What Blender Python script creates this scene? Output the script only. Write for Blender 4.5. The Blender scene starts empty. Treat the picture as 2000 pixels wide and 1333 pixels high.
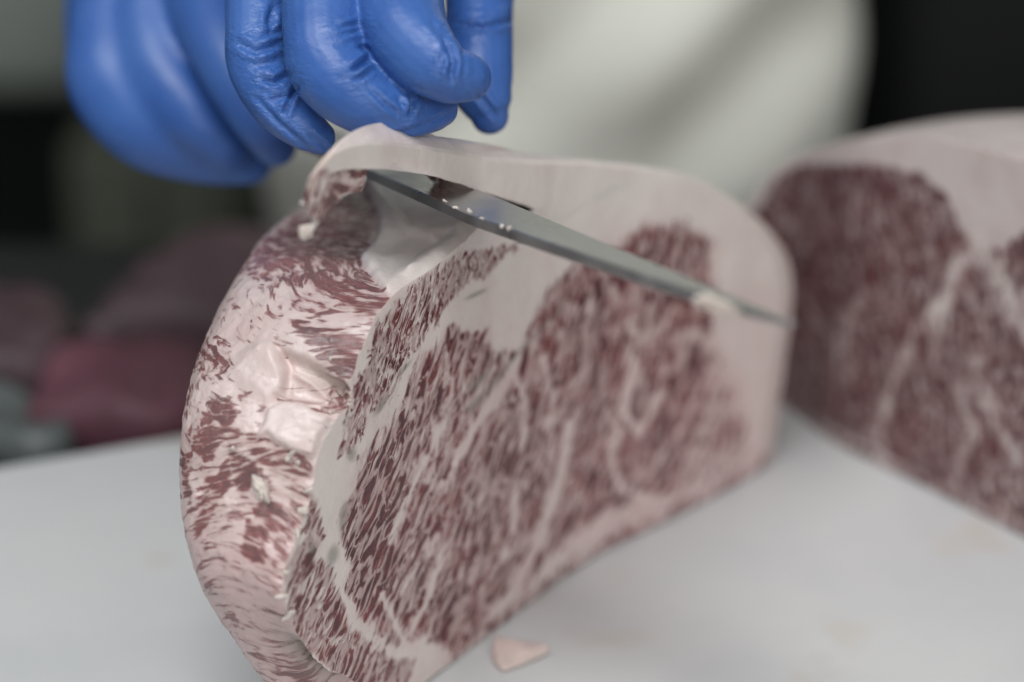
import bpy, bmesh, math, random
import numpy as np
from mathutils import Vector, noise as mnoise
random.seed(4); rng = np.random.default_rng(4)
R = math.radians
scene = bpy.context.scene
COL = scene.collection

# ------------------------------------------------------------------ camera
PITCH, H, FPX = R(22), 0.307, 85 / 36 * 2000
CAMP = np.array([0.0, 0.0, H])
RIGHT = np.array([1.0, 0, 0])
UP = np.array([0, math.sin(PITCH), math.cos(PITCH)])
FWD = np.array([0, math.cos(PITCH), -math.sin(PITCH)])
cam_data = bpy.data.cameras.new('camera'); cam = bpy.data.objects.new('camera', cam_data); COL.objects.link(cam)
cam.location = CAMP; cam.rotation_euler = (math.pi / 2 - PITCH, 0, 0)
cam_data.lens = 85; cam_data.sensor_width = 36; cam_data.clip_start = 0.02; cam_data.clip_end = 50
cam_data.dof.use_dof = True; cam_data.dof.focus_distance = 0.562; cam_data.dof.aperture_fstop = 4.5
scene.camera = cam

# ------------------------------------------------------------------ light
world = bpy.data.worlds.new('World'); scene.world = world; world.use_nodes = True
bg = world.node_tree.nodes['Background']
bg.inputs[0].default_value = (0.95, 0.975, 1.0, 1); bg.inputs[1].default_value = 0.20
def area_light(name, loc, target, size, power, color):
    l = bpy.data.lights.new(name, 'AREA'); l.shape = 'RECTANGLE'; l.size, l.size_y = size; l.energy = power; l.color = color
    o = bpy.data.objects.new(name, l); COL.objects.link(o); o.location = loc
    o.rotation_euler = (Vector(target) - Vector(loc)).to_track_quat('-Z', 'Y').to_euler()
    return o
area_light('ceiling_lamp', (-0.35, 0.05, 1.6), (0, 0.6, 0), (1.2, 0.4), 19, (0.97, 0.99, 1.0))
area_light('front_fill', (0.60, -1.4, 1.05), (0.05, 0.9, 0.0), (1.5, 0.9), 19, (1.0, 0.99, 0.96))  # added low frontal fill to brighten the coat, no window known there
scene.view_settings.view_transform = 'Standard'; scene.view_settings.look = 'None'
scene.view_settings.gamma = 1; scene.view_settings.exposure = 0
scene.cycles.use_denoising = True

# ------------------------------------------------------------------ helpers
def ray(px, py):
    px = np.asarray(px, float); py = np.asarray(py, float)
    return FWD + ((px - 1000) / FPX)[..., None] * RIGHT - ((py - 666.5) / FPX)[..., None] * UP
def pt(px, py, d):                       # pixel and depth along the view axis
    return CAMP + ray(px, py) * np.asarray(d, float)[..., None]
def ground(px, py, z=0.0):
    r = ray(px, py); t = (z - H) / r[..., 2]
    return CAMP + r * t[..., None]
def project(P):
    q = P - CAMP; d = q @ FWD
    return 1000 + FPX * (q @ RIGHT) / d, 666.5 - FPX * (q @ UP) / d, d
def catmull(keys, t):                    # keys (n,k); t in 0..n-1
    keys = np.asarray(keys, float); n = len(keys); t = np.clip(np.asarray(t, float), 0, n - 1)
    i = np.minimum(t.astype(int), n - 2); f = (t - i)[:, None]
    p1, p2 = keys[i], keys[i + 1]
    p0 = np.where((i > 0)[:, None], keys[np.maximum(i - 1, 0)], 2 * p1 - p2)
    p3 = np.where((i < n - 2)[:, None], keys[np.minimum(i + 2, n - 1)], 2 * p2 - p1)
    return .5 * (2 * p1 + (p2 - p0) * f + (2 * p0 - 5 * p1 + 4 * p2 - p3) * f ** 2 + (3 * p1 - p0 - 3 * p2 + p3) * f ** 3)
def smooth(x, a, b):
    x = np.clip((x - a) / (b - a), 0, 1); return x * x * (3 - 2 * x)
def poly_sd(poly, x, y):                 # signed distance, inside positive
    poly = np.asarray(poly, float); inside = np.zeros(x.shape, bool); best = np.full(x.shape, 1e9)
    for k in range(len(poly)):
        (ax, ay), (bx, by) = poly[k], poly[(k + 1) % len(poly)]
        dx, dy = bx - ax, by - ay
        f = np.clip(((x - ax) * dx + (y - ay) * dy) / (dx * dx + dy * dy + 1e-9), 0, 1)
        best = np.minimum(best, np.hypot(x - ax - f * dx, y - ay - f * dy))
        c = ((ay > y) != (by > y)) & (x < (bx - ax) * (y - ay) / (by - ay + 1e-12) + ax)
        inside ^= c
    return np.where(inside, best, -best)
def line_d(pts, x, y):
    best = np.full(x.shape, 1e9); par = np.zeros(x.shape); n = len(pts) - 1
    for k in range(n):
        (ax, ay), (bx, by) = pts[k], pts[k + 1]; dx, dy = bx - ax, by - ay
        f = np.clip(((x - ax) * dx + (y - ay) * dy) / (dx * dx + dy * dy + 1e-9), 0, 1)
        d = np.hypot(x - ax - f * dx, y - ay - f * dy); m = d < best
        best = np.where(m, d, best); par = np.where(m, (k + f) / n, par)
    return best, par
def vnoise(P, scale, seed=0, octs=3):    # cheap fractal noise at points
    out = np.empty(len(P)); off = Vector((seed * 7.3, seed * 3.1, seed * 1.7))
    for i, p in enumerate(P):
        out[i] = mnoise.fractal(Vector(p) * scale + off, 1.0, 2.0, octs)
    return out
def link(name, me, mat=None, parent=None):
    o = bpy.data.objects.new(name, me); COL.objects.link(o)
    if mat: me.materials.append(mat)
    if parent: o.parent = parent
    return o
def empty(name, loc=(0, 0, 0)):
    o = bpy.data.objects.new(name, None); COL.objects.link(o); o.location = loc; o.empty_display_size = .02; return o
def tag(o, label=None, cat=None, group=None, kind=None):
    for k, v in (('label', label), ('category', cat), ('group', group), ('kind', kind)):
        if v: o[k] = v
    return o
def mesh(name, V, F, smoothed=True):
    me = bpy.data.meshes.new(name); me.from_pydata([tuple(v) for v in V], [], [tuple(f) for f in F]); me.update()
    if smoothed: me.shade_smooth()
    return me
def keep(o, parent):                     # parent without moving
    o.parent = parent; o.matrix_parent_inverse = parent.matrix_world.inverted() if False else o.matrix_parent_inverse
    o.location = Vector(o.location) - parent.location
    return o

# ------------------------------------------------------------------ materials
def new_mat(name):
    m = bpy.data.materials.new(name); m.use_nodes = True
    return m, m.node_tree, m.node_tree.nodes['Principled BSDF']
class NB:
    def __init__(s, nt): s.nt = nt
    def n(s, typ, **kw):
        nd = s.nt.nodes.new(typ)
        for k, v in kw.items(): setattr(nd, k, v)
        return nd
    def put(s, sock, v):
        if isinstance(v, bpy.types.NodeSocket): s.nt.links.new(v, sock)
        elif v is not None: sock.default_value = v
    def math(s, op, a, b=None, c=None, clamp=False):
        nd = s.n('ShaderNodeMath', operation=op); nd.use_clamp = clamp
        s.put(nd.inputs[0], a); s.put(nd.inputs[1], b); s.put(nd.inputs[2], c); return nd.outputs[0]
    def vmath(s, op, a, b=None, scale=None):
        nd = s.n('ShaderNodeVectorMath', operation=op); s.put(nd.inputs[0], a); s.put(nd.inputs[1], b)
        if scale is not None: s.put(nd.inputs['Scale'], scale)
        return nd.outputs[0]
    def mix(s, f, a, b):
        nd = s.n('ShaderNodeMix', data_type='RGBA'); s.put(nd.inputs[0], f); s.put(nd.inputs[6], a); s.put(nd.inputs[7], b); return nd.outputs[2]
    def noise(s, vec, scale, detail=3, rough=.5, dist=0., dims='3D'):
        nd = s.n('ShaderNodeTexNoise', noise_dimensions=dims); s.put(nd.inputs['Vector'], vec); s.put(nd.inputs['Scale'], scale)
        s.put(nd.inputs['Detail'], detail); s.put(nd.inputs['Roughness'], rough); s.put(nd.inputs['Distortion'], dist); return nd
    def ramp(s, v, a, b, c=0., d=1., smoothstep=True):
        nd = s.n('ShaderNodeMapRange'); nd.interpolation_type = 'SMOOTHSTEP' if smoothstep else 'LINEAR'
        for k, x in enumerate((v, a, b, c, d)): s.put(nd.inputs[k], x)
        return nd.outputs[0]
    def attr(s, name):
        return s.n('ShaderNodeAttribute', attribute_name=name)
    def bump(s, h, strength, dist):
        nd = s.n('ShaderNodeBump'); s.put(nd.inputs['Height'], h); s.put(nd.inputs['Strength'], strength); s.put(nd.inputs['Distance'], dist); return nd.outputs[0]
    def coord(s, which='Object'):
        return s.n('ShaderNodeTexCoord').outputs[which]
def plain(name, col, rough=.5, metal=0., var=.08, vscale=30, bump=0., bscale=300, spec=.5, sss=0.):
    m, nt, b = new_mat(name); g = NB(nt); co = g.coord()
    f = g.noise(co, vscale, 4, .6).outputs[0]
    lo = tuple(c * (1 - var) for c in col) + (1,); hi = tuple(min(1, c * (1 + var)) for c in col) + (1,)
    g.put(b.inputs['Base Color'], g.mix(g.ramp(f, .3, .7), lo, hi))
    g.put(b.inputs['Roughness'], g.ramp(f, .2, .8, rough * .85, min(1, rough * 1.15)))
    b.inputs['Metallic'].default_value = metal; b.inputs['Specular IOR Level'].default_value = spec
    if sss: b.inputs['Subsurface Weight'].default_value = sss; b.inputs['Subsurface Radius'].default_value = (.004, .003, .0025); b.inputs['Subsurface Scale'].default_value = 1
    if bump: g.put(b.inputs['Normal'], g.bump(g.noise(co, bscale, 4, .6).outputs[0], 1., bump))
    return m

def beef_material(name, lean_lo, lean_hi, fat, fat_pink, g_scale=.76, vw=1.0, vs=.88):
    m, nt, b = new_mat(name); g = NB(nt)
    flow = g.attr('flow').outputs['Vector']; den = g.attr('lean').outputs['Fac']; fine = g.attr('fine').outputs['Fac']
    grey = g.attr('grey').outputs['Fac']; wet = g.attr('wet').outputs['Fac']; pink = g.attr('pink').outputs['Fac']
    co = g.coord()
    warp = g.noise(flow, .45, 2, .5).outputs['Color']
    fl = g.vmath('ADD', flow, g.vmath('SCALE', g.vmath('SUBTRACT', warp, (.5, .5, .5)), scale=2.6))
    n1 = g.noise(fl, 1.0, 4, .50, .35).outputs[0]
    n2 = g.noise(fl, 2.5, 4, .55, .5).outputs[0]
    n = g.math('ADD', g.math('MULTIPLY', n1, g.math('SUBTRACT', 1., g.math('MULTIPLY', fine, .8))), g.math('MULTIPLY', n2, g.math('MULTIPLY', fine, .8)))
    n = g.math('ADD', .5, g.math('MULTIPLY', g.math('SUBTRACT', n, .5), g.math('ADD', 1., g.math('MULTIPLY', fine, .45))))
    den2 = g.math('ADD', den, g.math('MULTIPLY', g.math('MULTIPLY', g.math('SUBTRACT', g.noise(co, 75, 3, .55).outputs[0], .5), .40), g.ramp(den, .3, .5)))
    thr = g.math('SUBTRACT', .80, g.math('MULTIPLY', den2, .60))
    mask = g.ramp(n, g.math('SUBTRACT', thr, .065), g.math('ADD', thr, .04))
    halo = g.ramp(n, g.math('SUBTRACT', thr, .20), g.math('ADD', thr, .0))
    core = g.ramp(n, g.math('ADD', thr, .0), g.math('ADD', thr, .16))
    v1 = g.noise(co, 70, 3, .6).outputs[0]; v2 = g.noise(fl, 3.5, 3, .6).outputs[0]
    tone = g.math('ADD', g.math('MULTIPLY', v1, .5), g.math('ADD', g.math('MULTIPLY', v2, .5), g.math('MULTIPLY', core, -.16)))
    lean = g.mix(g.ramp(tone, .28, .62), lean_lo, lean_hi)
    fcol = g.mix(g.math('ADD', g.math('MULTIPLY', pink, .8), g.math('MULTIPLY', g.ramp(v1, .4, .7), .25), clamp=True), fat, fat_pink)
    thin = tuple(.45 * a_ + .55 * c_ for a_, c_ in zip(fat_pink, lean_hi))
    fcol = g.mix(g.math('MULTIPLY', halo, g.ramp(den, .25, .5, 0., .55)), fcol, thin)
    # fine branching fat veins inside the lean
    vor = g.n('ShaderNodeTexVoronoi', feature='DISTANCE_TO_EDGE'); g.put(vor.inputs['Vector'], g.vmath('MULTIPLY', g.vmath('ADD', fl, g.vmath('SCALE', g.noise(fl, 1.3, 2, .5).outputs['Color'], scale=.7)), (.95, .80, 1.))); vor.inputs['Scale'].default_value = g_scale
    hold = g.attr('hold').outputs['Fac']
    wv = g.ramp(g.noise(fl, .55, 3, .6).outputs[0], .35, .65, .035 * vw, .24 * vw)
    vein = g.math('MULTIPLY', g.ramp(vor.outputs[0], g.math('MULTIPLY', wv, .12), g.math('MULTIPLY', wv, 1.12), 1., 0.), g.ramp(hold, .88, .98, 0., vs))
    colr = g.mix(g.math('MULTIPLY', g.math('MULTIPLY', mask, g.math('SUBTRACT', 1., vein)), g.attr('hold').outputs['Fac']), fcol, lean)
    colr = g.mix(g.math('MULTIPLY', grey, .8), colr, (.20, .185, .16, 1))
    g.put(b.inputs['Base Color'], colr)
    fn = g.noise(co, 900, 4, .65).outputs[0]; mid = g.noise(co, 160, 3, .6).outputs[0]
    rough = g.math('SUBTRACT', g.math('ADD', g.ramp(mid, .3, .7, .30, .46), g.math('MULTIPLY', mask, -.06)), g.math('MULTIPLY', wet, .2))
    g.put(b.inputs['Roughness'], rough)
    b.inputs['Specular IOR Level'].default_value = .45
    g.put(b.inputs['Coat Weight'], g.math('ADD', .10, g.math('MULTIPLY', wet, .6))); b.inputs['Coat Roughness'].default_value = .18
    g.put(b.inputs['Coat Normal'], g.bump(g.noise(co, 260, 3, .6).outputs[0], .7, .0012))
    b.subsurface_method = 'BURLEY'
    b.inputs['Subsurface Weight'].default_value = .35; b.inputs['Subsurface Radius'].default_value = (.0022, .0011, .0009); b.inputs['Subsurface Scale'].default_value = 1
    h = g.math('ADD', g.math('MULTIPLY', mask, -.35), g.math('ADD', g.math('MULTIPLY', fn, .25), g.math('MULTIPLY', mid, .9)))
    g.put(b.inputs['Normal'], g.bump(h, .8, .0006))
    return m
M_beef = beef_material('marbled_beef', (.070, .013, .019, 1), (.225, .046, .046, 1), (.80, .735, .69, 1), (.64, .48, .465, 1))
M_beef2 = beef_material('marbled_beef_dark_shaded', (.066, .016, .022, 1), (.155, .040, .046, 1), (.66, .60, .57, 1), (.44, .31, .31, 1), .9, .6, .38)  # darker meat, with the shade on this block put into lean and fat colours
M_fat = plain('fat_crumb', (.76, .655, .59), .4, var=.1, vscale=200, bump=.0006, bscale=700, sss=.3)
M_board = None
def board_material():
    m, nt, b = new_mat('white_board'); g = NB(nt); co = g.coord()
    a = g.noise(co, 9, 4, .6).outputs[0]; st = g.noise(co, 26, 3, .5).outputs[0]
    c = g.mix(g.ramp(a, .35, .7), (.60, .61, .62, 1), (.66, .66, .655, 1))
    c = g.mix(g.math('MULTIPLY', g.ramp(st, .60, .76), .5), c, (.58, .52, .44, 1))
    g.put(b.inputs['Base Color'], c)
    g.put(b.inputs['Roughness'], g.ramp(a, .3, .7, .36, .5))
    sc = g.n('ShaderNodeMapping'); g.put(sc.inputs['Vector'], co); sc.inputs['Scale'].default_value = (30, 900, 1); sc.inputs['Rotation'].default_value = (0, 0, .6)
    g.put(b.inputs['Normal'], g.bump(g.noise(sc.outputs[0], 1, 3, .6).outputs[0], .3, .0002))
    return m
M_board = board_material()
def glove_material():
    m, nt, b = new_mat('blue_nitrile'); g = NB(nt); co = g.coord()
    a = g.noise(co, 45, 4, .6).outputs[0]
    g.put(b.inputs['Base Color'], g.mix(g.ramp(a, .3, .7), (.040, .122, .41, 1), (.054, .150, .45, 1)))
    g.put(b.inputs['Roughness'], g.math('SUBTRACT', g.ramp(g.noise(co, 60, 3, .6).outputs[0], .3, .7, .38, .52), g.math('MULTIPLY', g.attr('crease').outputs['Fac'], .24)))
    b.inputs['Specular IOR Level'].default_value = .55
    b.inputs['Subsurface Weight'].default_value = .12; b.inputs['Subsurface Radius'].default_value = (.0006, .001, .002); b.inputs['Subsurface Scale'].default_value = 1
    h = g.math('ADD', g.math('MULTIPLY', g.noise(co, 1500, 3, .6).outputs[0], .10), g.math('MULTIPLY', g.noise(co, 190, 3, .55, 1.).outputs[0], .25))
    mp = g.n('ShaderNodeMapping'); g.put(mp.inputs['Vector'], co); mp.inputs['Scale'].default_value = (260, 260, 700); mp.inputs['Rotation'].default_value = (0, .5, 0)
    cr = g.math('MULTIPLY', g.math('MULTIPLY', g.noise(mp.outputs[0], 1., 4, .6, 1.5).outputs[0], g.attr('crease').outputs['Fac']), 2.1)
    g.put(b.inputs['Normal'], g.bump(g.math('ADD', h, cr), .7, .0006))
    return m
M_glove = glove_material()
M_coat = plain('white_coat_cloth', (.86, .86, .785), .85, var=.05, vscale=14, bump=.0008, bscale=160, spec=.2)
M_steel = None
def steel_material():
    m, nt, b = new_mat('blade_steel'); g = NB(nt); co = g.coord()
    mp = g.n('ShaderNodeMapping'); g.put(mp.inputs['Vector'], co); mp.inputs['Scale'].default_value = (14, 900, 14)
    s = g.noise(mp.outputs[0], 1, 4, .7).outputs[0]; a = g.noise(co, 60, 3, .6).outputs[0]
    g.put(b.inputs['Base Color'], g.mix(s, (.52, .52, .51, 1), (.68, .68, .67, 1)))
    b.inputs['Metallic'].default_value = 1
    g.put(b.inputs['Roughness'], g.math('ADD', g.ramp(a, .3, .7, .22, .38), g.math('MULTIPLY', s, .08)))
    g.put(b.inputs['Normal'], g.bump(s, .25, .0001))
    return m
M_steel = steel_material()

# ------------------------------------------------------------------ setting
def box(name, lo, hi, mat, parent=None, bevel=0., rot=0.):
    bm = bmesh.new(); bmesh.ops.create_cube(bm, size=1)
    c = [(a + b) / 2 for a, b in zip(lo, hi)]; s = [b - a for a, b in zip(lo, hi)]
    for v in bm.verts: v.co = Vector((v.co.x * s[0], v.co.y * s[1], v.co.z * s[2]))
    if bevel: bmesh.ops.bevel(bm, geom=list(bm.edges), offset=bevel, segments=4, profile=.5, affect='EDGES')
    me = bpy.data.meshes.new(name); bm.to_mesh(me); bm.free(); me.shade_smooth() if bevel else None
    o = link(name, me, mat, parent); o.location = c; o.rotation_euler = (0, 0, rot)
    return o
M_dark = plain('dark_wall_paint', (.010, .012, .011), .7, var=.3, vscale=3)
M_floor = plain('dark_floor', (.012, .013, .012), .6, var=.3, vscale=4)
tag(box('floor', (-3, -1, -.92), (3, 4, -.90), M_floor), kind='structure')
tag(box('wall', (-3, 2.4, -.90), (3, 2.45, 2.2), M_dark), kind='structure')

# board: its back edge runs through two points seen on the left
e0, e1 = ground(0, 905), ground(370, 843)
bd = (e1 - e0) / np.linalg.norm(e1 - e0); ba = math.atan2(bd[1], bd[0])
bn = np.array([math.sin(ba), -math.cos(ba), 0])
bc = e0 + bd * .28 + bn * .26
board = box('cutting_board', (bc[0] - .48, bc[1] - .26, -.025), (bc[0] + .48, bc[1] + .26, 0), M_board, bevel=.004, rot=ba)
tag(board, 'large white plastic cutting board under the cut blocks of beef', 'cutting board')
M_table = plain('brushed_table_steel', (.030, .032, .031), .45, metal=.3, var=.2, vscale=12)
tbl = empty('work_table', (0, .3, -.9))
for nm, lo, hi in (('table_top', (-.9, -.25, -.055), (.9, .93, -.0253)), ('leg', (-.85, -.2, -.9), (-.79, -.14, -.055)), ('leg', (.79, -.2, -.9), (.85, -.14, -.055)),
                   ('leg', (-.85, .82, -.9), (-.79, .88, -.055)), ('leg', (.79, .82, -.9), (.85, .88, -.055))):
    o = box(nm, lo, hi, M_table, None, bevel=.003); keep(o, tbl)
tag(tbl, 'dark steel work table under the white cutting board', 'table')

# ------------------------------------------------------------------ beef block on the board
class Footprint:                          # a vertical, slightly curved cut face standing on the board
    def __init__(s, pix, ext=.12):
        g = np.array([ground(*p)[:2] for p in pix])
        g = catmull(g, np.linspace(0, len(g) - 1, 12 * len(g)))
        a = g[0] + (g[0] - g[1]) / np.linalg.norm(g[0] - g[1]) * ext
        b = g[-1] + (g[-1] - g[-2]) / np.linalg.norm(g[-1] - g[-2]) * ext
        s.g = np.vstack([a, g, b]); s.L = np.concatenate([[0], np.cumsum(np.linalg.norm(np.diff(s.g, axis=0), axis=1))])
    def hit(s, px, py):
        px = np.asarray(px, float).ravel(); py = np.asarray(py, float).ravel(); r = ray(px, py)
        d = r[:, :2]; P = np.full((len(px), 3), np.nan); S = np.zeros(len(px))
        for i in range(len(s.g) - 1):
            a, e = s.g[i], s.g[i + 1] - s.g[i]
            den = d[:, 0] * e[1] - d[:, 1] * e[0]
            t = (a[0] * e[1] - a[1] * e[0]) / den; u = (a[0] * d[:, 1] - a[1] * d[:, 0]) / den
            ok = (u >= -1e-6) & (u <= 1 + 1e-6) & (t > 0) & np.isnan(P[:, 0])
            P[ok] = CAMP + r[ok] * t[ok, None]; S[ok] = s.L[i] + u[ok] * (s.L[i + 1] - s.L[i])
        return P, S
FP = Footprint([(724, 1430), (860, 1318), (1130, 1111), (1320, 1012), (1500, 918)])
# rows: ridge pixel M, outer pixel R, left silhouette pixel S, depth step M->S
K = [((724, 1428), (734, 1424), (695, 1428), .002), ((690, 1332), (850, 1322), (605, 1392), .004),
     ((636, 1306), (985, 1238), (520, 1333), .010), ((598, 1264), (1130, 1112), (462, 1255), .012),
     ((556, 1170), (1330, 1008), (402, 1165), .014), ((556, 1110), (1490, 928), (372, 1085), .015),
     ((576, 1058), (1518, 870), (358, 1020), .016), ((596, 1006), (1530, 790), (352, 950), .017),
     ((610, 945), (1542, 715), (352, 890), .018), ((622, 880), (1552, 640), (358, 820), .019),
     ((652, 828), (1557, 575), (372, 750), .021), ((684, 780), (1550, 520), (386, 705), .023),
     ((688, 735), (1530, 480), (402, 665), .026), ((718, 660), (1505, 448), (440, 585), .034),
     ((762, 582), (1470, 418), (505, 482), .045), ((850, 520), (1425, 385), (560, 432), .052),
     ((905, 474), (1385, 362), (610, 402), .055), ((950, 436), (1350, 347), (670, 372), .056),
     ((1010, 425), (1310, 337), (740, 350), .056), ((1080, 440), (1270, 330), (820, 335), .056)]
NB_ROWS = len(K) - 1
FLAP = [((1040, 408), (1180, 320)), ((977, 386), (1060, 318)), ((900, 361), (950, 312)), ((840, 344), (870, 298)), ((753, 331), (765, 284)),
        ((690, 331), (700, 284)), ((650, 338), (652, 297)), ((638, 352), (620, 325)), ((634, 385), (598, 358)), ((628, 418), (593, 395)), ((620, 441), (608, 430))]
keys = [(*m, *r, *s, d) for m, r, s, d in K] + [(*m, *r, *m, .0) for m, r in FLAP]
PER = 22
ts = np.linspace(0, len(keys) - 1, (len(keys) - 1) * PER + 1)
kk = catmull(keys, ts)
kk[ts > NB_ROWS, 4:6] = kk[ts > NB_ROWS, 0:2]
nr = len(ts)
# ragged ridge where the block was trimmed by hand
jit = np.array([mnoise.fractal(Vector((t * 2.7, 3.3, .4)), 1., 2., 4) for t in ts]); jit2 = np.array([mnoise.fractal(Vector((t * 3.1, 8.3, 2.4)), 1., 2., 4) for t in ts])
amp = np.where(ts < 14, 6., np.where(ts < NB_ROWS + 1, 2., 1.8)) * smooth(ts, 0, 1)
kk0 = kk.copy(); kk[:, 0] += jit * amp; kk[:, 1] += jit2 * amp * .6
kk[:, 2] += jit2 * np.where(ts > NB_ROWS, 1.2, 2.); kk[:, 3] += jit * np.where(ts > NB_ROWS, 1.2, 2.)
E_body = np.array([-.50, .866, 0]); E_flap = np.array([.33, .944, 0])
NF, NI, NO, NK = 220, 170, 16, 12
uf = np.linspace(0, 1, NF)
FX = kk[:, None, 0] * (1 - uf) + kk[:, None, 2] * uf; FY = kk[:, None, 1] * (1 - uf) + kk[:, None, 3] * uf
Pf, Sf = FP.hit(FX, FY); Pf = Pf.reshape(nr, NF, 3); Sf = Sf.reshape(nr, NF)
Pm, Pr = Pf[:, 0], Pf[:, -1]
_, _, dm = project(Pm)
isflap = smooth(ts, NB_ROWS, NB_ROWS + 4)
E = E_body * (1 - isflap)[:, None] + E_flap * isflap[:, None]; E /= np.linalg.norm(E, axis=1)[:, None]
LEN = .068 * (1 - isflap) + .056 * isflap
LEN *= 1 - .56 * smooth(ts, NB_ROWS + 5.5, NB_ROWS + 8.5); tailn = smooth(ts, NB_ROWS + 5, NB_ROWS + 8)
# inner side: ridge -> left silhouette -> behind
wi = np.linspace(0, 1, NI); a = np.sin(np.minimum(wi / .72, 1) * math.pi / 2); bq = 1 - np.cos(np.minimum(wi / .72, 1) * math.pi / 2)
jf = 1 - smooth(wi, 0, .10)
IX = kk0[:, None, 0] + (kk0[:, None, 4] - kk0[:, None, 0]) * a + (kk - kk0)[:, None, 0] * jf; IY = kk0[:, None, 1] + (kk0[:, None, 5] - kk0[:, None, 1]) * a + (kk - kk0)[:, None, 1] * jf
topness = smooth(ts, 12.5, 15)[:, None]
Pm0, _ = FP.hit(kk0[:, 0], kk0[:, 1]); dm0 = project(Pm0)[2]
gk = np.exp(-(np.arange(-45, 46) / 20.) ** 2); gk /= gk.sum()
nbr = int(NB_ROWS * PER) + 1; dsm = dm.copy(); seg = dm0[:nbr]; pad = np.concatenate([2 * seg[0] - seg[45:0:-1], seg, 2 * seg[-1] - seg[-2:-47:-1]]); dsm[:nbr] = np.convolve(pad, gk, 'valid')
jd = (1 - smooth(wi, 0, .22))[None]
dep = dsm[:, None] * (1 - jd) + (dm0[:, None] * (1 - jf) + dm[:, None] * jf) * jd + kk[:, None, 6] * (bq * (1 - topness) + a * topness)
Pi = pt(IX, IY, dep)
ext = np.clip((wi - .72) / .28, 0, 1)
vd = Pi[:, int(NI * .72)] - CAMP; vd /= np.linalg.norm(vd, axis=1)[:, None]; vd[:, 2] *= .3
Pi += vd[:, None, :] * (.034 * ext)[None, :, None] + np.array([.016, 0, -.004]) * (ext ** 2)[None, :, None]
lin = Pm[:, None, :] + E[:, None, :] * (wi[None, :] * LEN[:, None])[..., None]
lin[..., 2] += (np.sin(wi * math.pi) * .002)[None] - (.010 * wi ** 2 + .020 * wi ** 5)[None] * (1 - tailn)[:, None]
fb = smooth(ts, NB_ROWS - 1.0, NB_ROWS + .6)[:, None, None]
Pi = Pi * (1 - fb) + lin * fb
# outer side
wo = np.linspace(0, 1, NO)
upness = smooth(Pr[:, 2], .03, .09) * (1 - isflap)
Po = Pr[:, None, :] + E[:, None, :] * (wo[None, :] * LEN[:, None])[..., None]
Po[..., 2] += -(wo ** 1.3)[None] * (.024 * upness + .020 * isflap * (1 - tailn))[:, None] + (np.sin(wo * math.pi) * .002)[None] * isflap[:, None]
# back
wk = np.linspace(0, 1, NK)[None, :, None]
Pk = Po[:, -1][:, None] * (1 - wk) + Pi[:, -1][:, None] * wk

def grid_faces(n, m, off, flip=False):
    i = np.arange(n - 1)[:, None] * m + np.arange(m - 1)[None] + off; i = i.ravel()
    q = np.stack([i, i + 1, i + m + 1, i + m], 1)
    return q[:, ::-1] if flip else q
def grid_normals(P):
    du = np.gradient(P, axis=1); dv = np.gradient(P, axis=0); n = np.cross(du, dv); n /= np.linalg.norm(n, axis=2)[..., None] + 1e-12
    return n
# relief of the hand-trimmed side
px, py, _ = project(Pi.reshape(-1, 3)); px = px.reshape(nr, NI); py = py.reshape(nr, NI)
body_row = (ts <= NB_ROWS)[:, None] * np.ones((1, NI)); vis = body_row * (wi < .75)[None]
Ni = grid_normals(Pi); cdir = CAMP - Pi; cdir /= np.linalg.norm(cdir, axis=2)[..., None]
Ni *= np.sign((Ni * cdir).sum(2))[..., None]
def soft(poly, s, x=None, y=None):
    return smooth(poly_sd(poly, px if x is None else x, py if y is None else y), -s, s)
def blob(cx, cy, rx, ry, ang):
    c, s = math.cos(R(ang)), math.sin(R(ang)); u = (px - cx) * c + (py - cy) * s; v = -(px - cx) * s + (py - cy) * c
    return np.exp(-((u / rx) ** 2 + (v / ry) ** 2))
FATTOP = [(766, 584), (735, 548), (706, 508), (740, 468), (744, 430), (728, 390), (712, 350), (800, 320), (1120, 430), (1000, 430), (946, 442), (850, 522)]
FATBLK = [(500, 858), (520, 800), (548, 782), (600, 800), (658, 832), (640, 872), (618, 892), (575, 880), (545, 868), (520, 850)]
POCKET = [(545, 682), (575, 700), (640, 726), (690, 765), (686, 812), (640, 806), (590, 784), (556, 766), (560, 735)]
LOBE = [(470, 690), (510, 668), (545, 685), (562, 720), (556, 758), (520, 775), (480, 760), (455, 730)]
rough_n = vnoise(Pi.reshape(-1, 3), 95, 1, 4).reshape(nr, NI); rough_f = vnoise(Pi.reshape(-1, 3) * np.array([1, 1, 1.]), 420, 2, 3).reshape(nr, NI)
wpx = px + 9 * rough_n; wpy = py + 9 * np.roll(rough_n, 7, 1)
disp = .0005 * rough_n + .00016 * rough_f
disp += .0016 * soft(FATTOP, 5) - .0014 * soft(FATTOP, 3) * soft([(880, 470), (760, 545), (735, 500), (800, 430), (900, 430)], 16)
disp += .0017 * soft(FATBLK, 6, wpx, wpy) - .0026 * soft(POCKET, 14, wpx, wpy) + .0013 * soft(LOBE, 16, wpx, wpy) + .0016 * blob(610, 752, 50, 7, 30) + .0012 * blob(640, 790, 40, 5, 18)
disp += .0012 * blob(505, 950, 14, 40, 0) - .0035 * blob(605, 1290, 55, 16, 35) + .001 * blob(640, 1190, 30, 70, -20)
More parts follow.
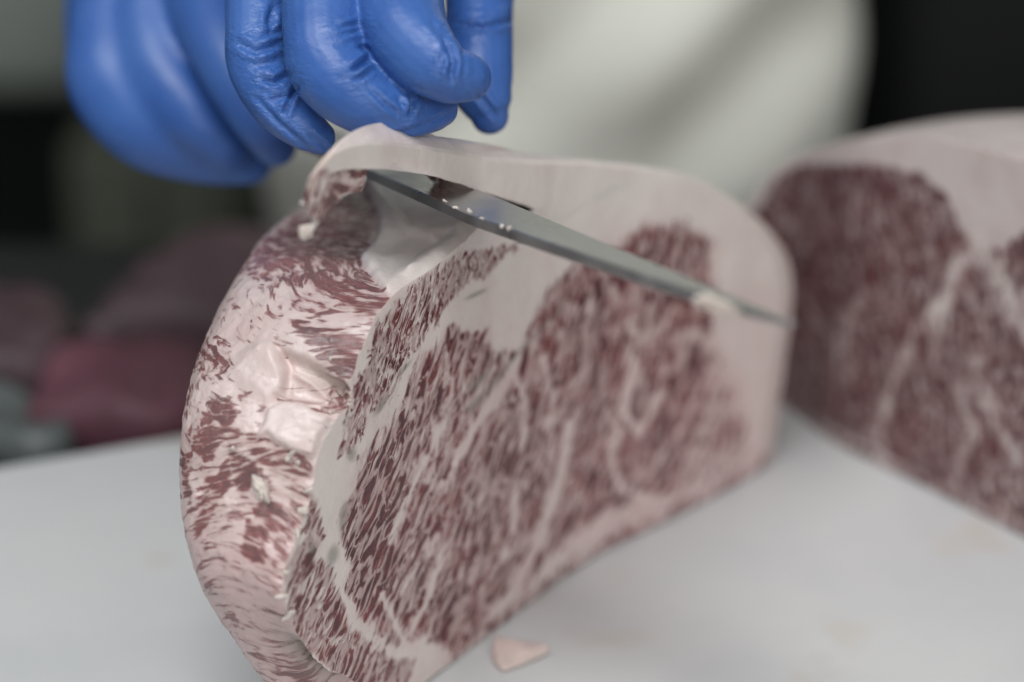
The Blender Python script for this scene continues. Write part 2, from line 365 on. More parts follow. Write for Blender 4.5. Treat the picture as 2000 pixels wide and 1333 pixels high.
for ln, w, am in (([(545, 772), (600, 792), (660, 822), (680, 826)], 6, -.0013), ([(498, 860), (440, 890), (390, 960)], 8, -.0008), ([(720, 372), (760, 420), (800, 455), (845, 468)], 7, .0018),
                  ([(800, 540), (850, 520), (905, 470), (950, 430)], 5, .0013), ([(770, 575), (800, 560), (840, 545), (870, 510)], 5, -.0008), ([(820, 450), (860, 455), (900, 450)], 7, .0012), ([(550, 690), (562, 722), (556, 762)], 5, -.0016), ([(690, 812), (650, 828)], 5, -.001)):
    d, par = line_d(ln, px, py); disp += am * np.exp(-(d / w) ** 2)
disp -= .0010 * blob(650, 765, 45, 12, 30)
disp *= vis * smooth(wi, .0, .03)[None]
und = (1 - body_row) * .0007 * rough_n * smooth(wi, 0, .05)[None]
Pi = Pi + Ni * (disp + und)[..., None]
# the cut face is nearly flat with faint knife drag
Nf = grid_normals(Pf); cf = CAMP - Pf; Nf *= np.sign((Nf * cf).sum(2))[..., None]
fn = vnoise(Pf[::2, ::2].reshape(-1, 3), 38, 5, 2).reshape(Pf[::2, ::2].shape[:2]); fn = np.repeat(np.repeat(fn, 2, 0), 2, 1)[:nr, :NF]
fn = (fn + np.roll(fn, 1, 0) + np.roll(fn, 1, 1) + np.roll(np.roll(fn, 1, 0), 1, 1)) / 4
edge = np.minimum(smooth(uf, 0, .03), smooth(1 - uf, 0, .03))[None]
Pf = Pf + Nf * (fn * .0004 * edge)[..., None]
# soften the outer rim of the cut
rim = .0022 * (1 - smooth(1 - uf, 0, .035))[None, :, None]
Pf = Pf + E[:, None, :] * rim
Po[:, 0] = Pf[:, -1]

# ---- marbling fields
fx, fy, _ = project(Pf.reshape(-1, 3)); fx = fx.reshape(nr, NF); fy = fy.reshape(nr, NF)
wn = [vnoise(Pf[::3, ::3].reshape(-1, 3), 120, q_, 4).reshape(Pf[::3, ::3].shape[:2]) for q_ in (31, 32)]
def upsample(a_):
    r_ = np.linspace(0, a_.shape[0] - 1, nr); a_ = np.array([np.interp(r_, np.arange(a_.shape[0]), c_) for c_ in a_.T]).T
    c_ = np.linspace(0, a_.shape[1] - 1, NF); return np.array([np.interp(c_, np.arange(a_.shape[1]), q_) for q_ in a_])
fwx, fwy = fx + 16 * upsample(wn[0]), fy + 16 * upsample(wn[1])
def fs(poly, s): return smooth(poly_sd(poly, fwx, fwy), -s, s)
MAIN = [(680, 1010), (696, 930), (750, 850), (790, 760), (840, 680), (880, 640), (945, 655), (965, 705), (1010, 690), (1040, 640), (1100, 545), (1150, 500), (1210, 480), (1262, 450), (1330, 440), (1385, 465), (1395, 560),
        (1392, 640), (1390, 730), (1370, 820), (1335, 900), (1270, 965), (1170, 1015), (1085, 1075), (1010, 1160), (945, 1235), (890, 1275), (820, 1235), (770, 1262), (722, 1215), (684, 1150), (676, 1090)]
STRIP = [(768, 586), (850, 526), (905, 492), (1010, 486), (975, 525), (900, 560), (850, 620), (800, 690), (760, 770), (715, 830), (690, 880), (668, 890), (668, 835), (690, 770), (722, 672)]
LOW = [(592, 965), (626, 985), (618, 1080), (650, 1130), (690, 1225), (730, 1275), (800, 1300), (770, 1420), (690, 1332), (636, 1306), (598, 1262), (560, 1180), (558, 1110), (592, 1050)]
SMALL = [(690, 850), (675, 900), (650, 905), (665, 850)]
fl = np.zeros((nr, NF)); fine = np.zeros((nr, NF)); grey = np.zeros((nr, NF)); pink = np.zeros((nr, NF))
m_main = smooth(poly_sd(MAIN, fwx, fwy), -34, 14); m_strip = smooth(poly_sd(STRIP, fwx, fwy), -28, 10); m_low = smooth(poly_sd(LOW, fwx, fwy), -26, 10)
m_fade = smooth(poly_sd([(1330, 700), (1400, 640), (1450, 760), (1500, 900), (1330, 1000), (1180, 1070), (1120, 1080), (1230, 960)], fwx, fwy), -30, 50)
fl = np.maximum.reduce([m_main * .56, m_strip * .51, m_low * .53, fs(SMALL, 6) * .5, m_fade * .43])
for cx, cy, rx, ry, am in ((730, 1030, 40, 110, .10), (900, 1225, 60, 45, .22), (1320, 500, 60, 60, .16), (1250, 560, 110, 60, .10), (730, 1160, 40, 60, .10), (1150, 640, 60, 90, .05), (880, 1000, 120, 100, -.03), (960, 760, 50, 60, -.12), (1320, 820, 70, 100, .08), (1180, 860, 90, 120, .05), (760, 1240, 40, 30, .05)):
    fl += m_main * am * np.exp(-(((fx - cx) / rx) ** 2 + ((fy - cy) / ry) ** 2))
for ln, w, am in (([(1115, 830), (1095, 930), (1060, 1040), (1000, 1160), (950, 1220)], 9, .5), ([(1060, 700), (1085, 780), (1075, 900)], 6, .25), ([(1240, 700), (1215, 800), (1250, 850), (1290, 770)], 9, .35),
                  ([(1270, 980), (1210, 950), (1190, 880), (1210, 840)], 8, .3), ([(890, 905), (930, 830), (975, 770), (1010, 700)], 7, .4), ([(760, 1060), (800, 960), (840, 880), (880, 800)], 6, .25),
                  ([(1010, 960), (1000, 1060), (960, 1130)], 6, .25), ([(1385, 720), (1330, 840), (1260, 940)], 6, .22), ([(1160, 560), (1140, 660), (1130, 760)], 6, .2), ([(990, 700), (1030, 790), (1020, 880)], 6, .22), ([(735, 1230), (700, 1160)], 6, .1), ([(745, 1160), (770, 1215), (790, 1255)], 7, .35), ([(860, 1090), (830, 1180), (800, 1240)], 6, .25)):
    d, par = line_d(ln, fx, fy); fl -= am * np.exp(-(d / w) ** 2)
# thin lean edge along the bottom and dark seam lines
zf = Pf[..., 2]; fl = np.maximum(fl, .46 * (1 - smooth(zf, .002, .010)) * smooth(fx, 820, 900))
d, par = line_d([(1138, 552), (1080, 620), (1010, 690), (955, 760), (915, 800)], fx, fy); grey = np.maximum(grey, np.exp(-(d / (3 + 3.5 * par)) ** 2) * (.55 + .3 * par))
for cx, cy, rx, ry, an in ((687, 887, 9, 16, 10), (742, 795, 7, 22, 35), (670, 1010, 7, 30, 8), (650, 1085, 11, 22, 15), (790, 720, 4, 20, 40), (935, 745, 8, 26, 40), (930, 575, 24, 5, -25), (1020, 470, 14, 4, -20), (610, 1070, 6, 12, 0)):
    c, s = math.cos(R(an)), math.sin(R(an)); u = (fx - cx) * c + (fy - cy) * s; v = -(fx - cx) * s + (fy - cy) * c
    grey = np.maximum(grey, np.exp(-((u / rx) ** 2 + (v / ry) ** 2) ** 2) * .8)
fine = np.clip(np.maximum.reduce([m_strip * 1.0, m_low * .35, m_main * .25]), 0, 1)
pink = np.clip(.08 + .14 * smooth(fy, 380, 620) + .45 * m_fade + .6 * smooth(fy, 450, 1000) * smooth(fx, 600, 1500) + .3 * m_main, 0, 1)
isf = (ts > NB_ROWS)[:, None] * np.ones((1, NF))
TAIL = [(645, 330), (590, 345), (580, 400), (602, 432), (626, 450), (640, 400)]
fl = fl * (1 - isf) + isf * fs(TAIL, 6) * .47; fine = fine * (1 - isf) + isf
grey *= 1 - isf; pink = pink * (1 - isf) + isf * .02
ac = (Sf * math.cos(R(31)) - Pf[..., 2] * math.sin(R(31))); al = (Sf * math.sin(R(31)) + Pf[..., 2] * math.cos(R(31)))
flow_f = np.stack([ac * 430 + 5 * np.sin(al * 24 + 1.), al * 165, np.zeros_like(ac)], 2)
# inner side
wx = px + 15 * vnoise(Pi.reshape(-1, 3), 130, 11, 4).reshape(nr, NI); wy = py + 15 * vnoise(Pi.reshape(-1, 3), 130, 12, 4).reshape(nr, NI)
li = .315 + .09 * vnoise(Pi.reshape(-1, 3), 55, 21, 2).reshape(nr, NI); fi = np.full((nr, NI), .3); gi = np.zeros((nr, NI)); wet = np.zeros((nr, NI)); pi_ = np.full((nr, NI), .35)
for poly, s, dn, f_ in (([(640, 385), (560, 425), (500, 485), (462, 540), (520, 552), (600, 558), (660, 600), (735, 640), (766, 590), (706, 508), (744, 440), (730, 390), (700, 350)], 12, .53, .1),
                        ([(552, 620), (600, 622), (660, 660), (715, 690), (690, 770), (640, 725), (580, 660)], 10, .52, .1), ([(395, 670), (430, 660), (455, 690), (470, 720), (430, 740), (385, 760), (378, 710)], 12, .46, .3),
                        ([(395, 790), (450, 780), (468, 810), (440, 870), (395, 910), (370, 880), (380, 830)], 10, .52, .5), ([(520, 826), (545, 850), (580, 878), (618, 895), (612, 990), (560, 960), (500, 900), (470, 870), (490, 845)], 9, .47, .5),
                        ([(440, 895), (500, 900), (560, 960), (604, 985), (596, 1030), (560, 1050), (500, 1020), (460, 960)], 9, .56, .15), ([(400, 930), (450, 890), (450, 960), (420, 1000), (395, 1060), (375, 1050), (380, 980)], 10, .49, .4),
                        ([(480, 1020), (530, 1030), (520, 1090), (490, 1100), (470, 1060)], 10, .60, .1), ([(355, 880), (375, 890), (372, 1000), (356, 990)], 6, .5, .4), ([(540, 1030), (590, 1010), (560, 1100), (520, 1120)], 10, .45, .4),
                        ([(480, 1230), (560, 1240), (640, 1330), (600, 1400), (520, 1320)], 20, .42, .3), ([(420, 1180), (460, 1190), (460, 1230), (430, 1220)], 12, .42, .3), ([(380, 690), (400, 690), (400, 660), (425, 655)], 8, .5, .3), ([(600, 600), (690, 640), (720, 660), (700, 700), (640, 660)], 9, .44, .2), ([(430, 640), (520, 640), (560, 650), (500, 670)], 14, .37, .3), ([(470, 560), (600, 565), (690, 620), (600, 620)], 12, .40, .1), ([(360, 760), (385, 740), (380, 800), (362, 840)], 8, .46, .3), ([(420, 820), (470, 830), (480, 880), (430, 900)], 10, .42, .4), ([(400, 1050), (470, 1060), (480, 1110), (420, 1120)], 14, .38, .3), ([(500, 1100), (556, 1120), (556, 1180), (510, 1170)], 12, .40, .4), ([(440, 1230), (520, 1250), (560, 1330), (500, 1300)], 16, .42, .2), ([(640, 770), (690, 790), (686, 815), (620, 795)], 7, .44, .1)):
    sdp = poly_sd(poly, wx, wy); li = np.maximum(li, smooth(sdp, -s * 2.2, s * 1.4) * (dn + .035))
    fi = fi + (f_ - fi) * smooth(sdp, -s * 3, 0)
sd = soft(FATTOP, 3); li *= 1 - sd; li *= 1 - soft(FATBLK, 5)
li *= 1 - .5 * soft(LOBE, 12)
pi_ = .8 - .7 * sd - .1 * soft(FATBLK, 5); pi_ += .45 * smooth(py, 900, 1200)
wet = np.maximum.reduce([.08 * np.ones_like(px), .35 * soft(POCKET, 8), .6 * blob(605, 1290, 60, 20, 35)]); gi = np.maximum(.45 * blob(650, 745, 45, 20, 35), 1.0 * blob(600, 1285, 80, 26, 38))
d, par = line_d([(505, 950), (500, 975)], px, py); li *= 1 - np.exp(-(d / 14) ** 2)
# flap underside: lean near the tail, fat elsewhere
und_mask = (ts > NB_ROWS)[:, None] * np.ones((1, NI)); ulean = smooth(ts, NB_ROWS + 4.4, NB_ROWS + 6.2)[:, None] * np.ones((1, NI)) * .50
li = li * (1 - und_mask) + ulean * und_mask; fi = fi * (1 - und_mask) + .15 * und_mask; pi_ = pi_ * (1 - und_mask) + .35 * und_mask; gi *= 1 - und_mask; wet *= 1 - und_mask
rowlen = np.concatenate([[0], np.cumsum(np.linalg.norm(np.diff(.5 * Pi[:, 0] + .5 * Pi[:, int(NI * .6)], axis=0), axis=1))])[:, None] * np.ones((1, NI))
along = np.concatenate([np.zeros((nr, 1)), np.cumsum(np.linalg.norm(np.diff(Pi, axis=1), axis=2), axis=1)], 1)
flow_i = np.stack([rowlen * 540 + 2.0 * np.sin(along * 130 + rowlen * 40), along * 95 + along ** 2 * 1500, np.full_like(along, 9.)], 2)

def ringmesh(name, sl, mat, parent, cap0, cap1):
    parts = [(Pf, fl, fine, grey, pink, np.zeros_like(fl), flow_f, True), (Pi, li, fi, gi, pi_, wet, flow_i, False),
             (Po, None, None, None, None, None, None, False), (Pk, None, None, None, None, None, None, False)]
    V, F, A, off = [], [], {k: [] for k in ('lean', 'fine', 'grey', 'pink', 'wet')}, 0; FLW = []; HOLD = []
    for j, (P, a1, a2, a3, a4, a5, f6, flp) in enumerate(parts):
        P = P[sl]; n, mcol = P.shape[:2]
        V.append(P.reshape(-1, 3)); F.append(grid_faces(n, mcol, off, flip=(j in (1,))))
        for k, arr in zip(A, (a1, a2, a3, a4, a5)): A[k].append((arr[sl] if arr is not None else np.full((n, mcol), .30 if k == 'pink' else 0.)).ravel())
        HOLD.append(np.full(n * mcol, .78 if j == 1 else 1.))
        FLW.append((f6[sl] if f6 is not None else P * 200).reshape(-1, 3)); off += n * mcol
    V = np.vstack(V); V[:, 2] = np.maximum(V[:, 2], .0006)
    F = [tuple(q) for q in np.vstack(F)]
    ncol = [NF, NI, NO, NK]; n = len(ts[sl]); offs = np.concatenate([[0], np.cumsum([n * c for c in ncol])])
    for row, do in ((0, cap0), (n - 1, cap1)):
        if do:
            loop = [offs[0] + row * NF + c for c in range(0, NF, 6)] + [offs[2] + row * NO + c for c in range(NO)] + [offs[3] + row * NK + c for c in range(NK)] + [offs[1] + row * NI + c for c in range(NI - 1, 0, -4)]
            F.append(tuple(int(i) for i in (loop if row else loop[::-1])))
    me = mesh(name, V, F)
    for k, lst in A.items():
        at = me.attributes.new(k, 'FLOAT', 'POINT'); at.data.foreach_set('value', np.concatenate(lst).astype(np.float32))
    me.attributes.new('hold', 'FLOAT', 'POINT').data.foreach_set('value', np.concatenate(HOLD).astype(np.float32))
    at = me.attributes.new('flow', 'FLOAT_VECTOR', 'POINT'); at.data.foreach_set('vector', np.vstack(FLW).astype(np.float32).ravel())
    return link(name, me, mat, parent)
beef = empty('beef_block')
tag(beef, 'pale heavily marbled beef block on white board with its fat cap being peeled up', 'beef')
cut = NB_ROWS * PER + 4
ringmesh('meat_body', slice(0, cut + 1), M_beef, beef, True, False)
ringmesh('fat_flap', slice(cut, nr), M_beef, beef, False, True)['label'] = 'thick strip of white fat lifted off the top'

def crumb(name, p, size, parent=None, stretch=(1, 1, 1), mat=None, seed=0):
    bm = bmesh.new(); bmesh.ops.create_icosphere(bm, subdivisions=3, radius=1)
    for v in bm.verts:
        k = 1 + .7 * mnoise.fractal(v.co * 1.3 + Vector((seed * 3.7, seed, 0)), 1, 2, 3)
        v.co = Vector((v.co.x * stretch[0], v.co.y * stretch[1], v.co.z * stretch[2])) * size * k
    me = bpy.data.meshes.new(name); bm.to_mesh(me); bm.free(); me.shade_smooth()
    o = link(name, me, mat or M_fat, parent); o.location = p; o.rotation_euler = (seed * 1.3, seed * .7, seed * 2.1); return o
def on_inner(x, y):                       # point of the trimmed side seen at a pixel
    qx, qy, _ = project(Pi.reshape(-1, 3)); m = vis.reshape(-1) > .5
    i = np.argmin(np.hypot(qx - x, qy - y) + (~m) * 1e6); return Pi.reshape(-1, 3)[i], Ni.reshape(-1, 3)[i]
for k, (x, y, s, stx) in enumerate(((508, 952, 2.3, (.8, 1.5, .6)), (512, 968, 1.8, (1, 1, 1)), (570, 886, 1.3, (1.5, 1, .7)), (562, 898, 1.0, (1, 1, 1)), (580, 905, 1.1, (1, 1, 1)), (604, 958, 1.1, (.6, 1.8, .6)),
                                    (552, 1165, 1.3, (.7, 1.7, .6)), (566, 1200, 1.5, (.8, 1.9, .6)), (455, 878, 1.2, (1, 1.4, .6)), (650, 806, 1.0, (1.6, .8, .6)), (600, 1000, 1.6, (1.1, 1.5, .8)), (590, 1040, 1.5, (.7, 2., .7)),
                                    (645, 700, .7, (1.5, 1, .6)), (560, 1120, 1.2, (.7, 2, .7)), (690, 795, .8, (1, 1, 1)))):
    p, n = on_inner(x, y); crumb('fat_crumb', p + n * s * .0001, s * (.00085 if k == 0 else .0006), beef, stx, seed=k + 1)
d_tip = project(Pf[-1])[2].mean()
crumb('fat_crumb', pt(596, 453, d_tip), .0016, beef, (.75, .8, 1.1), seed=22); crumb('fat_crumb', pt(607, 446, d_tip), .0013, beef, (1.4, .6, .6), seed=23)
crumb('fat_crumb', pt(594, 398, d_tip - .0005), .0008, beef, (1, .6, .8), seed=24)

# ------------------------------------------------------------------ second block of beef
FP2 = Footprint([(1440, 748), (1535, 798), (1640, 872), (1800, 950), (2000, 1052), (2200, 1160)], ext=.05)
K2 = [((1452, 752), (1470, 764)), ((1440, 700), (1640, 872)), ((1432, 640), (1800, 950)), ((1430, 580), (2000, 1052)), ((1432, 520), (2180, 1150)), ((1440, 460), (2330, 1120)), ((1462, 400), (2420, 900)),
      ((1500, 345), (2440, 720)), ((1560, 304), (2380, 560)), ((1640, 280), (2280, 450)), ((1720, 270), (2140, 370)), ((1800, 270), (2000, 315)), ((1890, 284), (1890, 284))]
t2 = np.linspace(0, len(K2) - 1, 150); k2 = catmull([(*a, *b) for a, b in K2], t2); u2 = np.linspace(0, 1, 150)
X2 = k2[:, None, 0] * (1 - u2) + k2[:, None, 2] * u2; Y2 = k2[:, None, 1] * (1 - u2) + k2[:, None, 3] * u2
P2, S2 = FP2.hit(X2, Y2); P2 = P2.reshape(150, 150, 3); S2 = S2.reshape(150, 150)
E2 = np.array([.80, .60, 0]); w2 = np.linspace(0, 1, 14)
def side2(c):
    P = c[:, None] + E2 * (w2 * .085)[None, :, None]; up = smooth(c[:, 2], .05, .11)[:, None]
    P[..., 2] += up * (.004 * np.sin(w2 * math.pi) - .010 * w2); return P
A2, B2 = side2(P2[:, 0]), side2(P2[:, -1]); wb = np.linspace(0, 1, 10)[None, :, None]
C2 = A2[:, -1][:, None] * (1 - wb) + B2[:, -1][:, None] * wb
x2, y2, _ = project(P2.reshape(-1, 3)); x2 = x2.reshape(150, 150); y2 = y2.reshape(150, 150)
LEAN2 = [(1430, 690), (1470, 420), (1510, 345), (1560, 320), (1640, 318), (1720, 318), (1800, 335), (1855, 380), (1880, 450), (1900, 470), (1960, 480), (1990, 450), (2080, 420), (2300, 560), (2350, 900), (2150, 1110), (2000, 1035), (1800, 930), (1640, 850), (1500, 770)]
l2 = smooth(poly_sd(LEAN2, x2, y2), -14, 14) * .61
l2 -= .05 * smooth(x2, 1700, 1950) * (l2 > .1)
for ln, w, am in (([(1830, 640), (1870, 520), (1920, 480), (1960, 560), (2010, 660)], 20, .25), ([(1700, 900), (1740, 760), (1790, 640), (1830, 600)], 11, .2), ([(1900, 700), (1940, 820), (1990, 900)], 10, .2), ([(1640, 700), (1690, 560)], 9, .12), ([(1860, 950), (1900, 850), (1870, 760)], 9, .2)):
    d, _p = line_d(ln, x2, y2); l2 -= am * np.exp(-(d / w) ** 2)
l2 = np.maximum(l2, .5 * (1 - smooth(P2[..., 2], .002, .009)))
ac2 = S2 * math.cos(R(-12)) - P2[..., 2] * math.sin(R(-12)); al2 = S2 * math.sin(R(-12)) + P2[..., 2] * math.cos(R(-12))
flow2 = np.stack([ac2 * 470, al2 * 130, np.full_like(ac2, 4.)], 2)
V, F, off, LE, FW = [], [], 0, [], []
for j, P in enumerate((P2, A2, B2, C2)):
    n, mc = P.shape[:2]; V.append(P.reshape(-1, 3)); F.append(grid_faces(n, mc, off, flip=j == 1)); off += n * mc
    LE.append((l2 if j == 0 else np.zeros((n, mc))).ravel()); FW.append((flow2 if j == 0 else P * 200).reshape(-1, 3))
V = np.vstack(V); V[:, 2] = np.maximum(V[:, 2], .0006)
me = mesh('meat_body', V, np.vstack(F))
me.attributes.new('lean', 'FLOAT', 'POINT').data.foreach_set('value', np.concatenate(LE).astype(np.float32))
for k, v in (('fine', .8), ('grey', 0), ('pink', .2), ('wet', 0), ('hold', 1)): me.attributes.new(k, 'FLOAT', 'POINT').data.foreach_set('value', np.full(len(V), v, np.float32))
me.attributes.new('flow', 'FLOAT_VECTOR', 'POINT').data.foreach_set('vector', np.vstack(FW).astype(np.float32).ravel())
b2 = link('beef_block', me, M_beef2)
tag(b2, 'dark red beef block standing untrimmed behind the other one, fat cap still whole', 'beef')

# ------------------------------------------------------------------ knife
kn_a, kn_t = pt(977, 389, .572), pt(1556, 634, .475)   # upper line of the blade
kd = (kn_t - kn_a) / np.linalg.norm(kn_t - kn_a)
kw = np.cross(np.array([0, 0, 1.]), kd); kw /= np.linalg.norm(kw)
if kw[1] < 0: kw = -kw
kup = np.cross(kd, kw); kup *= np.sign(kup[2])
tilt = R(-4); kw, kup = kw * math.cos(tilt) + kup * math.sin(tilt), kup * math.cos(tilt) - kw * math.sin(tilt)
LB = .225
ls = np.linspace(0, LB, 60)               # from tip back along the spine
wd = .0168 * np.clip(ls / .10, 0, 1) ** .65
sec = [(0, .0011), (.03, .0013), (.25, .0011), (.93, .0005), (1, 0.0), (.93, -.0005), (.25, -.0011), (.03, -.0013), (0, -.0011)]
V = [];F = []
for l, w in zip(ls, wd):
    tk = min(1, .35 + l / .05)
    for fw, h in sec: V.append(kn_t - kd * l - kw * w * (1 - fw) + kup * h * tk)
ns = len(sec)
for i in range(len(ls) - 1):
    for j in range(ns): F.append((i * ns + j, i * ns + (j + 1) % ns, (i + 1) * ns + (j + 1) % ns, (i + 1) * ns + j))
F.append(tuple(range(ns))); F.append(tuple(range(len(V) - 1, len(V) - 1 - ns, -1)))
knife = empty('butcher_knife', tuple(kn_t - kd * LB))
# local frame so the brushed grain follows the blade
from mathutils import Matrix
def local_mesh(name, V, F, mat, parent, sm=False):
    Mx = Matrix(((kd[0], kw[0], kup[0], kn_t[0]), (kd[1], kw[1], kup[1], kn_t[1]), (kd[2], kw[2], kup[2], kn_t[2]), (0, 0, 0, 1))); inv = Mx.inverted()
    me = mesh(name, [inv @ Vector(v) for v in V], F, sm); o = link(name, me, mat, parent)
    o.matrix_local = Matrix.Translation(-parent.location) @ Mx; return o
blade = local_mesh('blade', V, F, M_steel, knife)
hs = kn_t - kd * LB; V = []; F = []; M_handle = plain('dark_handle', (.02, .018, .016), .5, var=.3)
hl = np.linspace(0, .10, 20); hk = 16
for l in hl:
    e = min(1, .35 + .65 * min(l, .10 - l) / .008); rw = (.010 + .001 * math.cos(l * 60)) * e; rt = .0075 * e
    for j in range(hk): aang = 2 * math.pi * j / hk; V.append(hs - kd * (l - .012) + kw * (-.007 + rw * math.cos(aang)) + kup * rt * math.sin(aang))
for i in range(len(hl) - 1):
    for j in range(hk): F.append((i * hk + j, i * hk + (j + 1) % hk, (i + 1) * hk + (j + 1) % hk, (i + 1) * hk + j))
F.append(tuple(range(hk))); F.append(tuple(range(len(V) - 1, len(V) - 1 - hk, -1)))
local_mesh('handle', V, F, M_handle, knife, True)
tag(knife, 'slim steel knife slicing under the lifted fat, tip over the cut beef face', 'knife')
def on_blade(x, y):                       # pixel -> top of the blade
    r = ray(x, y); q = kn_t + kup * .0013; t = ((q - CAMP) @ kup) / (r @ kup); return CAMP + r * t
for k, (x, y, s, stx) in enumerate(((872, 384, .0005, (1.3, 1, .6)), (893, 397, .0005, (.7, 1.4, .6)), (921, 405, .0006, (1.3, .9, .5)), (984, 434, .0005, (1, 1, .5)), (998, 438, .0006, (1.4, .9, .5)), (945, 418, .0004, (1.4, .8, .5)))):
    tag(crumb('fat_crumb', on_blade(x - 4, y + 9), s, None, stx, seed=k + 40), 'tiny white crumb of fat stuck on the knife blade near the flap', 'fat crumb', 'fat crumbs on the knife')
o = crumb('fat_shred', on_blade(1402, 596), .0020, None, (2.3, .9, .7), seed=3); o.rotation_euler = (0, .5, .5)
tag(o, 'soft pale shred of fat clinging to the knife toward its tip', 'fat shred')
# scrap on the board
g = [ground(*p) for p in ((955, 1275), (975, 1322), (1082, 1283))]; V = []
cen = sum(g) / 3
for q in g: V.append(q + np.array([0, 0, .0006]))
for q, z in zip(g, (.0042, .003, .0024)): V.append(cen + (q - cen) * .86 + np.array([0, .004, z]))
bm = bmesh.new(); bv = [bm.verts.new(v) for v in V]
for f in ((2, 1, 0), (3, 4, 5), (0, 1, 4, 3), (1, 2, 5, 4), (2, 0, 3, 5)): bm.faces.new([bv[i] for i in f])
bmesh.ops.recalc_face_normals(bm, faces=bm.faces); bmesh.ops.bevel(bm, geom=list(bm.edges), offset=.0006, segments=1, affect='EDGES')
bmesh.ops.subdivide_edges(bm, edges=list(bm.edges), cuts=3, use_grid_fill=True); bmesh.ops.triangulate(bm, faces=bm.faces)
for v in bm.verts: v.co += Vector((mnoise.noise(v.co * 160), mnoise.noise(v.co * 160 + Vector((5, 1, 2))), .5 * mnoise.noise(v.co * 200 + Vector((1, 7, 3))))) * .0016
for _ in range(3): bmesh.ops.smooth_vert(bm, verts=bm.verts, factor=.5, use_axis_x=True, use_axis_y=True, use_axis_z=True)
zmin = min(v.co.z for v in bm.verts)
for v in bm.verts: v.co.z += .0004 - zmin

me = bpy.data.meshes.new('fat_scrap'); bm.to_mesh(me); bm.free(); me.shade_smooth()
M_scrap = plain('pink_fat_scrap', (.66, .53, .49), .45, var=.12, vscale=110, sss=.3)
tag(link('fat_scrap', me, M_scrap), 'small pale pink wedge of trimmed fat lying on the white board', 'fat scrap')

# ------------------------------------------------------------------ worker: coat and gloved hands
person = empty('person', (.02, 1.16, -.9))
def tube_mesh(bm, keys_px, n=22, per=7, flat=1.0, world=False):
    keys_px = np.asarray(keys_px, float)
    if world: C = keys_px[:, :3]; rad = keys_px[:, 3]
    else: C = pt(keys_px[:, 0], keys_px[:, 1], keys_px[:, 2]); rad = keys_px[:, 3] * keys_px[:, 2] / FPX
    q = catmull(np.column_stack([C, rad]), np.linspace(0, len(C) - 1, (len(C) - 1) * per + 1)); C, rad = q[:, :3], q[:, 3]
    # rounded ends
    T = np.gradient(C, axis=0); T /= np.linalg.norm(T, axis=1)[:, None]
    c0 = [C[0] - T[0] * rad[0] * math.sin(a_) for a_ in (1.5, 1.1, .7, .35)]; r0 = [rad[0] * math.cos(a_) for a_ in (1.5, 1.1, .7, .35)]
    c1 = [C[-1] + T[-1] * rad[-1] * math.sin(a_) for a_ in (.35, .7, 1.1, 1.5)]; r1 = [rad[-1] * math.cos(a_) for a_ in (.35, .7, 1.1, 1.5)]
    C = np.vstack([c0, C, c1]); rad = np.concatenate([r0, rad, r1]); T = np.vstack([[T[0]] * 4, T, [T[-1]] * 4])
    nrm = np.cross(T[0], FWD); nrm /= np.linalg.norm(nrm); rings = []
    for c, r_, t in zip(C, rad, T):
        nrm = nrm - t * (nrm @ t); nrm /= np.linalg.norm(nrm); b_ = np.cross(t, nrm)
        rings.append([bm.verts.new(c + (nrm * math.cos(k * 2 * math.pi / n) + b_ * flat * math.sin(k * 2 * math.pi / n)) * r_) for k in range(n)])
    for a_, b_ in zip(rings[:-1], rings[1:]):
        for k in range(n): bm.faces.new((a_[k], a_[(k + 1) % n], b_[(k + 1) % n], b_[k]))
    bm.faces.new(rings[0][::-1]); bm.faces.new(rings[-1])
def fused(name, tubes, voxel, smooth_it, mat, parent):
    bm = bmesh.new()
    for t in tubes: tube_mesh(bm, **t) if isinstance(t, dict) else tube_mesh(bm, t)
    bmesh.ops.recalc_face_normals(bm, faces=bm.faces)
    me = bpy.data.meshes.new(name); bm.to_mesh(me); bm.free(); o = bpy.data.objects.new(name, me); COL.objects.link(o)
    md = o.modifiers.new('r', 'REMESH'); md.mode = 'VOXEL'; md.voxel_size = voxel
    sm = o.modifiers.new('s', 'SMOOTH'); sm.factor = .5; sm.iterations = smooth_it
    dg = bpy.context.evaluated_depsgraph_get(); dg.update()
    me2 = bpy.data.meshes.new_from_object(o.evaluated_get(dg)); bpy.data.objects.remove(o); me2.name = name; me2.shade_smooth()
    o = link(name, me2, mat); keep_world(o, parent); return o
def keep_world(o, parent):
    o.parent = parent; o.location = Vector(o.location) - parent.location
HAND = [[(560, -330, .66, 95), (520, -170, .61, 78), (505, -40, .585, 66), (503, 60, .575, 63), (505, 130, .570, 61), (540, 200, .567, 54), (592, 246, .566, 46), (622, 268, .566, 34)],
        [(660, -330, .65, 105), (640, -170, .60, 88), (632, -40, .570, 82), (634, 60, .560, 82), (645, 135, .555, 80), (706, 196, .552, 68), (780, 218, .555, 53), (838, 216, .560, 44), (858, 212, .562, 38)],
        [(770, -330, .65, 105), (775, -170, .60, 92), (778, -40, .570, 88), (790, 50, .556, 84), (826, 108, .549, 74), (872, 143, .547, 60), (902, 150, .548, 52), (912, 152, .549, 48)],
        [(930, -330, .66, 95), (940, -150, .63, 80), (936, 0, .612, 68), (934, 90, .605, 68), (938, 160, .601, 64), (950, 205, .600, 52), (956, 226, .600, 38)],
        [(560, -330, .67, 110), (700, -370, .66, 130), (830, -370, .66, 125), (930, -330, .67, 100)],
        [(700, -330, .67, 150), (760, -480, .72, 150), (800, -620, .80, 130)], [(830, -330, .67, 140), (800, -480, .72, 150), (810, -620, .80, 130)]]
g1 = fused('glove', [dict(keys_px=h) for h in HAND], .00055, 3, M_glove, person)
